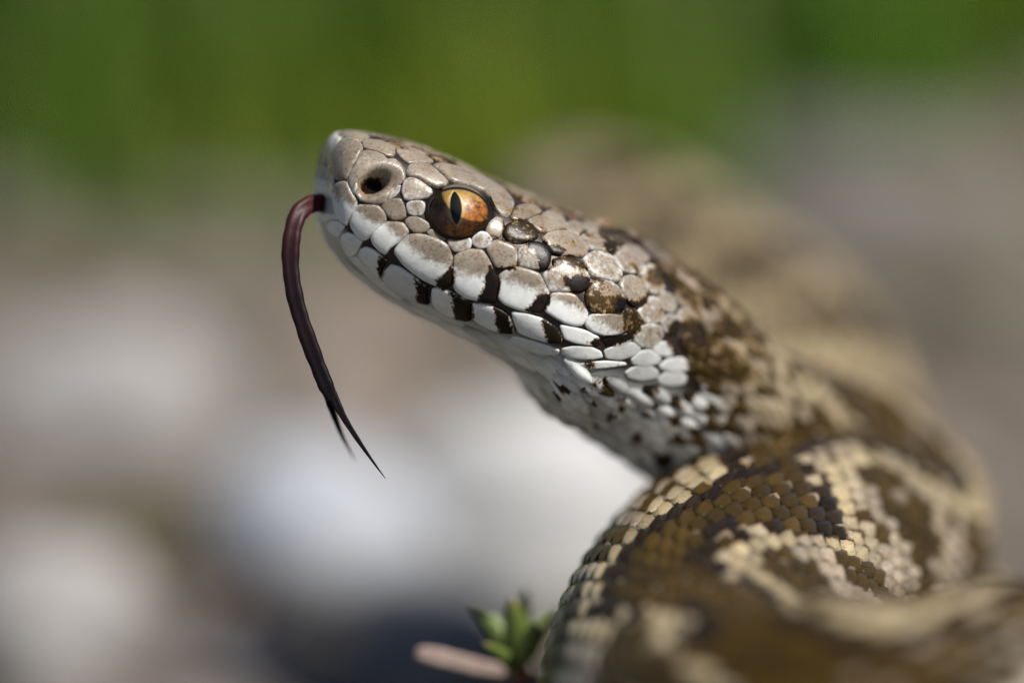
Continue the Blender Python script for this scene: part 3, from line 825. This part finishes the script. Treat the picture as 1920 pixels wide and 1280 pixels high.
# --- tongue
def tube(path, seg=20, name='tube', mat=None, parent=None, attr=None, sub=8):
    """path rows: x px, y px, depth, radius mm, attribute"""
    P = np.array([[*at(a, b, c), r, q] for a, b, c, r, q in path])
    n = len(P); t = np.linspace(0, n-1, (n-1)*sub+1)
    k = np.clip(t.astype(int), 0, n-2); u = (t-k)[:, None]
    m = np.gradient(P, axis=0)
    Q = (2*u**3-3*u**2+1)*P[k]+(u**3-2*u**2+u)*m[k]+(-2*u**3+3*u**2)*P[k+1]+(u**3-u**2)*m[k+1]
    T = np.gradient(Q[:, :3], axis=0); T /= np.linalg.norm(T, axis=1)[:, None]
    ref = np.array([0, 0, 1.0]); V, F = [], []
    for i in range(len(Q)):
        a = np.cross(T[i], ref); a /= np.linalg.norm(a)+1e-9; b = np.cross(T[i], a)
        for j in range(seg):
            an = 2*math.pi*j/seg; V.append(Q[i, :3] + Q[i, 3]*(math.cos(an)*a + (.5-.2*math.exp(-(math.cos(an)/.45)**2))*math.sin(an)*b)*(1+.06*math.sin(i*.9)*math.sin(i*.37)))
    for i in range(len(Q)-1):
        for j in range(seg): F.append((i*seg+j, i*seg+(j+1) % seg, (i+1)*seg+(j+1) % seg, (i+1)*seg+j))
    F.append(tuple(range(seg))); F.append(tuple((len(Q)-1)*seg+j for j in range(seg))[::-1])
    return np.array(V), F, np.repeat(np.stack([Q[:, 4]]*3+[np.ones(len(Q))], 1), seg, 0)
parts = [tube([(655, 396, 5.2, .40, 1), (622, 384, 3.4, .47, 1), (588, 382, 2.2, .49, .9), (560, 401, 1.5, .48, .6), (547, 445, 1.0, .48, .35), (545, 500, .7, .46, .15), (554, 560, .4, .44, .05), (572, 620, .2, .44, 0.1), (594, 680, .1, .43, .0), (612, 725, 0, .40, 0), (622, 748, 0, .25, 0)]),
         tube([(610, 705, .1, .26, 0), (626, 745, .0, .25, 0), (645, 783, -.1, .18, 0), (675, 830, -.1, .115, 0), (703, 870, -.1, .06, 0), (723, 897, -.1, .015, 0)]),
         tube([(598, 695, .3, .24, 0), (614, 740, .9, .22, 0), (625, 775, 2.2, .18, 0), (640, 815, 3.6, .11, 0), (655, 845, 4.6, .06, 0), (666, 864, 5.2, .015, 0)])]
TV, TF, TA = [], [], []; o_ = 0
for V, F, A in parts:
    TV.append(V); TF += [tuple(i+o_ for i in f) for f in F]; TA.append(A); o_ += len(V)
mesh_object('tongue', np.concatenate(TV), TF, M_TONGUE, viper, {'pigment': np.concatenate(TA)})

# ------------------------------------------------------------------ ground
_i = np.arange(0, NS, 5); _i = _i[s_vals[_i] > 62]
_c = to_world(Cc[_i]); BANK = np.stack([_c[:, 0], _c[:, 1], _c[:, 2] - Hh[_i]*.96, Hh[_i]], 1)
def gh(X, Y):
    """height of the ground (mm) at world X, Y (mm)"""
    h = 2.2*noise.noise(Vector((X*.02, Y*.02, 0))) + .8*noise.noise(Vector((X*.08, Y*.08, 4)))
    # the stony bank the coils rest on
    dd = np.hypot(BANK[:, 0]-X, BANK[:, 1]-Y) - BANK[:, 3]*.55
    m = dd < 11
    if m.any():
        w = np.clip(1 - dd[m]/11, 0, 1); w = w*w*(3-2*w)
        inner = dd[m] < BANK[m, 3]*.45
        tgt = BANK[m, 2][inner].min() if inner.any() else BANK[m, 2][np.argmin(dd[m])]
        k = float(np.clip((X-9.0)/5, 0, 1)) if Y > 28 else 1.0
        h += max(tgt + .3 - h, 0)*w.max()*k
    return h
g = NT('stony_soil')
n1 = g.noise(45, 5, .6); n2 = g.noise(260, 5, .7); n3 = g.noise(14, 3, .5)
c = g.mix(g.step(n1, .35, .65), (.12, .095, .072), (.20, .172, .145))
c = g.mix(g.math('MULTIPLY', g.step(n2, .52, .7), .6), c, (.085, .066, .045))
c = g.mix(g.math('MULTIPLY', g.step(n3, .45, .6), .6), c, (.105, .10, .045))
g.base(c, .9, .25); g.bump(n2, .004, .8); M_SOIL = g.m
ax = np.sinh(np.linspace(-6.2, 6.2, 241)); ax = ax/ax.max()*9000
ay = ax.copy()
V = [(x*MM, (y+60)*MM, gh(x, y+60)*MM if abs(x) < 600 and abs(y) < 600 else 0) for y in ay for x in ax]
n = len(ax); F = [(j*n+i, j*n+i+1, (j+1)*n+i+1, (j+1)*n+i) for j in range(n-1) for i in range(n-1)]
tag(mesh_object('ground', V, F, M_SOIL, world=False), kind='structure')

# ------------------------------------------------------------------ stones
def stone_mat(name, a, b, spots=(.12, .11, .10)):
    g = NT(name); tc = g.n('ShaderNodeTexCoord').outputs['Object']
    n1 = g.noise(70, 5, .65, tc); n2 = g.noise(420, 5, .7, tc)
    c = g.mix(g.step(n1, .3, .7), a, b); c = g.mix(g.math('MULTIPLY', g.step(n2, .55, .72), .45), c, spots)
    g.base(c, .85, .3); g.bump(g.math('ADD', n1, n2), .0012, .6); return g.m
M_ST = {'white': stone_mat('pale_limestone', (.46, .46, .465), (.56, .555, .55), (.32, .31, .31)),
        'shade_blue': stone_mat('shade_blue_limestone', (.40, .42, .47), (.50, .52, .56), (.26, .27, .30)),  # bluish tint puts the shaded part of the pale stone into its colour
        'grey': stone_mat('grey_stone', (.30, .29, .285), (.40, .38, .37)),
        'brown': stone_mat('brown_stone', (.24, .19, .155), (.33, .27, .225)),
        'dark': stone_mat('dark_stone', (.14, .148, .17), (.20, .20, .22), (.09, .09, .10)),
        'mossy': stone_mat('mossy_stone', (.10, .105, .065), (.165, .16, .115)),
        'mauve': stone_mat('mauve_grey_stone', (.165, .148, .143), (.225, .203, .197))}
def ico(sub=3):
    import bmesh
    bm = bmesh.new(); bmesh.ops.create_icosphere(bm, subdivisions=sub, radius=1.0)
    V = np.array([v.co[:] for v in bm.verts]); F = [tuple(v.index for v in f.verts) for f in bm.faces]; bm.free()
    return V, F
IV, IF = ico(4); IV3, IF3 = ico(3); IV2, IF2 = ico(2)
def stone(cx, ybase, wpx, hpx, mat, label, depth=.8, seed=0, group=None, rz=0.0, flat=1.0):
    """stone whose foot shows at pixel row ybase, wpx wide and hpx tall in the photograph"""
    P = on_ground(cx, ybase); d = P[2]; k = (DIST+d)/DIST/PPM
    wx = wpx*k/2; hz = max(hpx*k - wx*depth*sp*.6, hpx*k*.4)
    wc = to_world(P); rs = np.random.default_rng(seed)
    V = IV.copy()
    for _ in range(11):       # flat broken faces
        nrm = rs.normal(size=3); nrm /= np.linalg.norm(nrm); q = rs.uniform(.62, .92)
        dd = V@nrm - q; V = V - np.maximum(dd, 0)[:, None]*nrm*.92
    V = V*np.array([1 + .10*noise.fractal(Vector((v[0]*1.6+seed, v[1]*1.6, v[2]*1.6)), 1., 2., 4) for v in V])[:, None]
    V = V/np.abs(V).max(0)
    V[:, 2] = np.where(V[:, 2] < -.45, -.45 + (V[:, 2]+.45)*.25, V[:, 2])
    V[:, 2] = (V[:, 2]+.45)/1.45
    V = V*np.array([wx, wx*depth, hz*flat])
    ca, sa = math.cos(rz), math.sin(rz)
    V = np.stack([V[:, 0]*ca-V[:, 1]*sa, V[:, 0]*sa+V[:, 1]*ca, V[:, 2]], 1)
    yy = wc[1] + wx*depth*.8
    o = mesh_object('stone', V*MM, IF, M_ST[mat], None, world=False)
    o.location = (wc[0]*MM, yy*MM, (gh(wc[0], yy)-.6)*MM)
    tag(o, label, 'stone', group)
    return o
stone(1010, 1130, 640, 400, 'white', 'bright white limestone block behind the neck of the viper', .55, 3, rz=.1)
stone(590, 1165, 480, 360, 'shade_blue', 'pale limestone block with bluish shade in its colour, below the forked tongue tip', .8, 8, rz=-.3)
stone(90, 1330, 420, 330, 'grey', 'light grey rounded stone beside the tuft of olive moss', .8, 12)
stone(190, 850, 520, 290, 'grey', 'broad light grey stone with sloping top on the open soil', .7, 22, rz=.15)
stone(640, 745, 420, 170, 'brown', 'flat brown stone behind the hanging tongue', .8, 31)
stone(840, 1310, 420, 190, 'dark', 'added dark stone standing in for the shade at the foot of the white limestone block', .6, 41)  # added dark stone fills in the shade below the white block
stone(480, 1300, 330, 50, 'dark', 'low dark stone in front of the shade-tinted limestone block', .8, 47)
stone(330, 470, 700, 140, 'mossy', 'long low mossy grey stone at the edge of the green grass', .6, 51)
stone(1600, 430, 560, 190, 'mauve', 'mauve grey slab behind the rear coil of the viper', .6, 57, rz=.1)
stone(1880, 650, 440, 200, 'mossy', 'olive mossy stone beside the mauve grey slab', .7, 63)

# gravel between the stones
V0, F0 = IV2, IF2; GV, GF = [], []; off = 0
for q in range(2200):
    x = rng.uniform(-320, 360); y = rng.uniform(45, 560)
    r = rng.uniform(1.0, 4.2)*(1+y/400); sc3 = np.array([rng.uniform(.7, 1.3), rng.uniform(.7, 1.3), rng.uniform(.4, .8)])*r
    v = V0.copy()
    for _ in range(5):
        nrm = rng.normal(size=3); nrm /= np.linalg.norm(nrm); dd = v@nrm-.7; v = v-np.maximum(dd, 0)[:, None]*nrm
    GV.append(v*sc3 + np.array([x, y, gh(x, y)+sc3[2]*.25])); GF += [tuple(i+off for i in f) for f in F0]; off += len(v)
g = NT('gravel'); n1 = g.noise(90, 2, .5); n2 = g.noise(500, 4, .7)
g.base(g.mix(n2, g.mix(g.step(n1, .35, .65), (.16, .12, .095), (.30, .275, .255)), (.15, .12, .095)), .9, .3)
tag(mesh_object('gravel', np.concatenate(GV)*MM, GF, g.m, smooth=False, world=False), 'loose brown and grey gravel scattered over the soil', 'gravel', kind='stuff')

# ------------------------------------------------------------------ grass
g = NT('grass_blade')
a, b, c_, _ = g.attr('pigment')
col = g.mix(a, (.09, .19, .014), (.36, .32, .018))
col = g.mix(b, col, (.30, .26, .12))
g.base(col, .5, .35)
g.b.inputs['Transmission Weight'].default_value = 0
M_GRASS = g.m
GV, GF, GA = [], [], []; off = 0
def patch(x, y):
    return noise.noise(Vector((x*.011, y*.011, 8.3)))
def blade(wx, wy, hgt, wid, yel, dry):
    global off
    an = rng.uniform(0, 2*math.pi); ln = rng.uniform(.1, .55)*hgt; dx, dy = math.cos(an), math.sin(an)
    pxv, pyv = -dy, dx; z0 = gh(wx, wy)
    for i, t in enumerate((0, .35, .7, 1.0)):
        w_ = wid*(1-t**1.6)*.5 + .05
        bx, by, bz = wx+dx*ln*t*t, wy+dy*ln*t*t, z0-1+hgt*(t-.22*t*t*ln/hgt)
        GV.append((bx-pxv*w_, by-pyv*w_, bz)); GV.append((bx+pxv*w_, by+pyv*w_, bz))
        GA.extend([(yel, dry*(t > .6), 0, 1)]*2)
    for i in range(3): GF.append((off+2*i, off+2*i+1, off+2*i+3, off+2*i+2))
    off += 8
cnt = 0
while cnt < 15000:
    X = rng.uniform(-260, 330); Y = rng.uniform(200, 560)
    edge = np.interp(X, [-260, -80, 10, 55, 110, 200, 330], [218, 212, 210, 250, 310, 350, 440]) + 24*noise.noise(Vector((X*.03, 2, 0)))
    if Y < edge: continue
    p = patch(X, Y)
    yel = np.clip(.80 + 3.2*p + rng.normal()*.18 + .22*(X > 10), 0, 1)
    blade(X, Y, rng.uniform(26, 62)*min(1, .45+(Y-edge)/45), rng.uniform(1.2, 2.6), yel, float(rng.random() < .06))
    cnt += 1
tag(mesh_object('grass', np.array(GV)*MM, GF, M_GRASS, attrs={'pigment': GA}, world=False), 'green and yellowish grass growing behind the stony ground', 'grass', kind='stuff')

# ------------------------------------------------------------------ moss tuft, seedling, twig
g = NT('moss'); g.base(g.mix(g.noise(900, 3, .6), (.07, .065, .012), (.16, .14, .03)), .8, .2); M_MOSS = g.m
GV, GF, GA = [], [], []; off = 0
mc = to_world(on_ground(292, 1105))
for q in range(260):
    a_, rr = rng.uniform(0, 6.28), 5.5*math.sqrt(rng.random())
    blade(mc[0]+rr*math.cos(a_), mc[1]+rr*.7*math.sin(a_), rng.uniform(3, 7.5), 1.0, .5, 0)
mt = mesh_object('moss_tuft', np.array(GV)*MM, GF, M_MOSS, attrs={'pigment': GA}, world=False)
tag(mt, 'small tuft of olive moss growing between the grey stones', 'moss')

g = NT('seedling_leaf'); tc = g.n('ShaderNodeTexCoord').outputs['Object']
a, _, _, _ = g.attr('pigment')
g.base(g.mix(a, g.mix(g.noise(900, 3, .6, tc), (.09, .14, .025), (.17, .22, .05)), (.34, .27, .10)), .42, .45); M_LEAF = g.m
g = NT('seedling_stem'); g.base((.16, .055, .03), .6, .3); M_STEM = g.m
root = to_world(at(985, 1500, 11.0)); root[2] = gh(root[0], root[1])
seed = empty('seedling', Vector(root)*MM)
tag(seed, 'small green seedling with pointed fleshy leaves beside the coil of the viper', 'plant')
V, F, A = tube([(985, 1900, 11, .55, 0), (983, 1500, 11, .5, 0), (980, 1350, 11, .48, 0), (975, 1245, 11, .42, 0)])
mesh_object('stem', V, F, M_STEM, seed)
def leaf(p0, p1, wid, bend):
    """fleshy leaf from p0 to p1 (x px, y px, depth)"""
    a_, b_ = at(*p0), at(*p1); ax_ = b_-a_; Ln = np.linalg.norm(ax_); ax_ /= Ln
    ref = np.array([0, 0, 1.]); s1 = np.cross(ax_, ref); s1 /= np.linalg.norm(s1); s2 = np.cross(ax_, s1)
    V, F, A = [], [], []; nr, sg = 12, 12
    for i in range(nr+1):
        t = i/nr; w_ = wid*(math.sin(math.pi*(t*.86+.10)))**.9*(1-.25*t)+.03 if i < nr else .02
        cc_ = a_ + ax_*Ln*t + s1*bend*math.sin(math.pi*t)
        for j in range(sg):
            an = 2*math.pi*j/sg
            V.append(cc_ + s1*w_*math.cos(an) + s2*w_*.35*math.sin(an) - s2*.25*w_*math.cos(an)**2)
            A.append((max(0, (t-.8)/.2), 0, 0, 1))
    for i in range(nr):
        for j in range(sg): F.append((i*sg+j, i*sg+(j+1) % sg, (i+1)*sg+(j+1) % sg, (i+1)*sg+j))
    F.append(tuple(range(sg))); F.append(tuple(nr*sg+j for j in range(sg))[::-1])
    mesh_object('leaf', np.array(V), F, M_LEAF, seed, {'pigment': A})
leaf((972, 1250, 11), (878, 1128, 12), .60, .35)
leaf((968, 1240, 11), (958, 1118, 9.5), .80, .15)
leaf((975, 1235, 12), (990, 1098, 14), .62, -.15)
leaf((980, 1240, 11), (1050, 1135, 13), .66, -.25)
leaf((978, 1245, 10), (1003, 1165, 7.5), .60, 0.1)
leaf((970, 1262, 10), (905, 1205, 8), .42, .2)

V, F, A = tube([(782, 1224, 10, .30, 0), (800, 1226, 10, .46, 0), (850, 1238, 10.5, .50, 0), (900, 1250, 11, .44, 0), (960, 1262, 11.5, .34, 0), (1040, 1290, 12.5, .3, 0), (1150, 1420, 14, .3, 0), (1230, 1640, 16, .3, 0)])
g = NT('twig'); g.base(g.mix(g.noise(1500, 3, .6), (.24, .165, .14), (.40, .315, .28)), .7, .3)
tag(mesh_object('twig', V, F, g.m), 'pale pinkish broken twig lying under the seedling', 'twig')
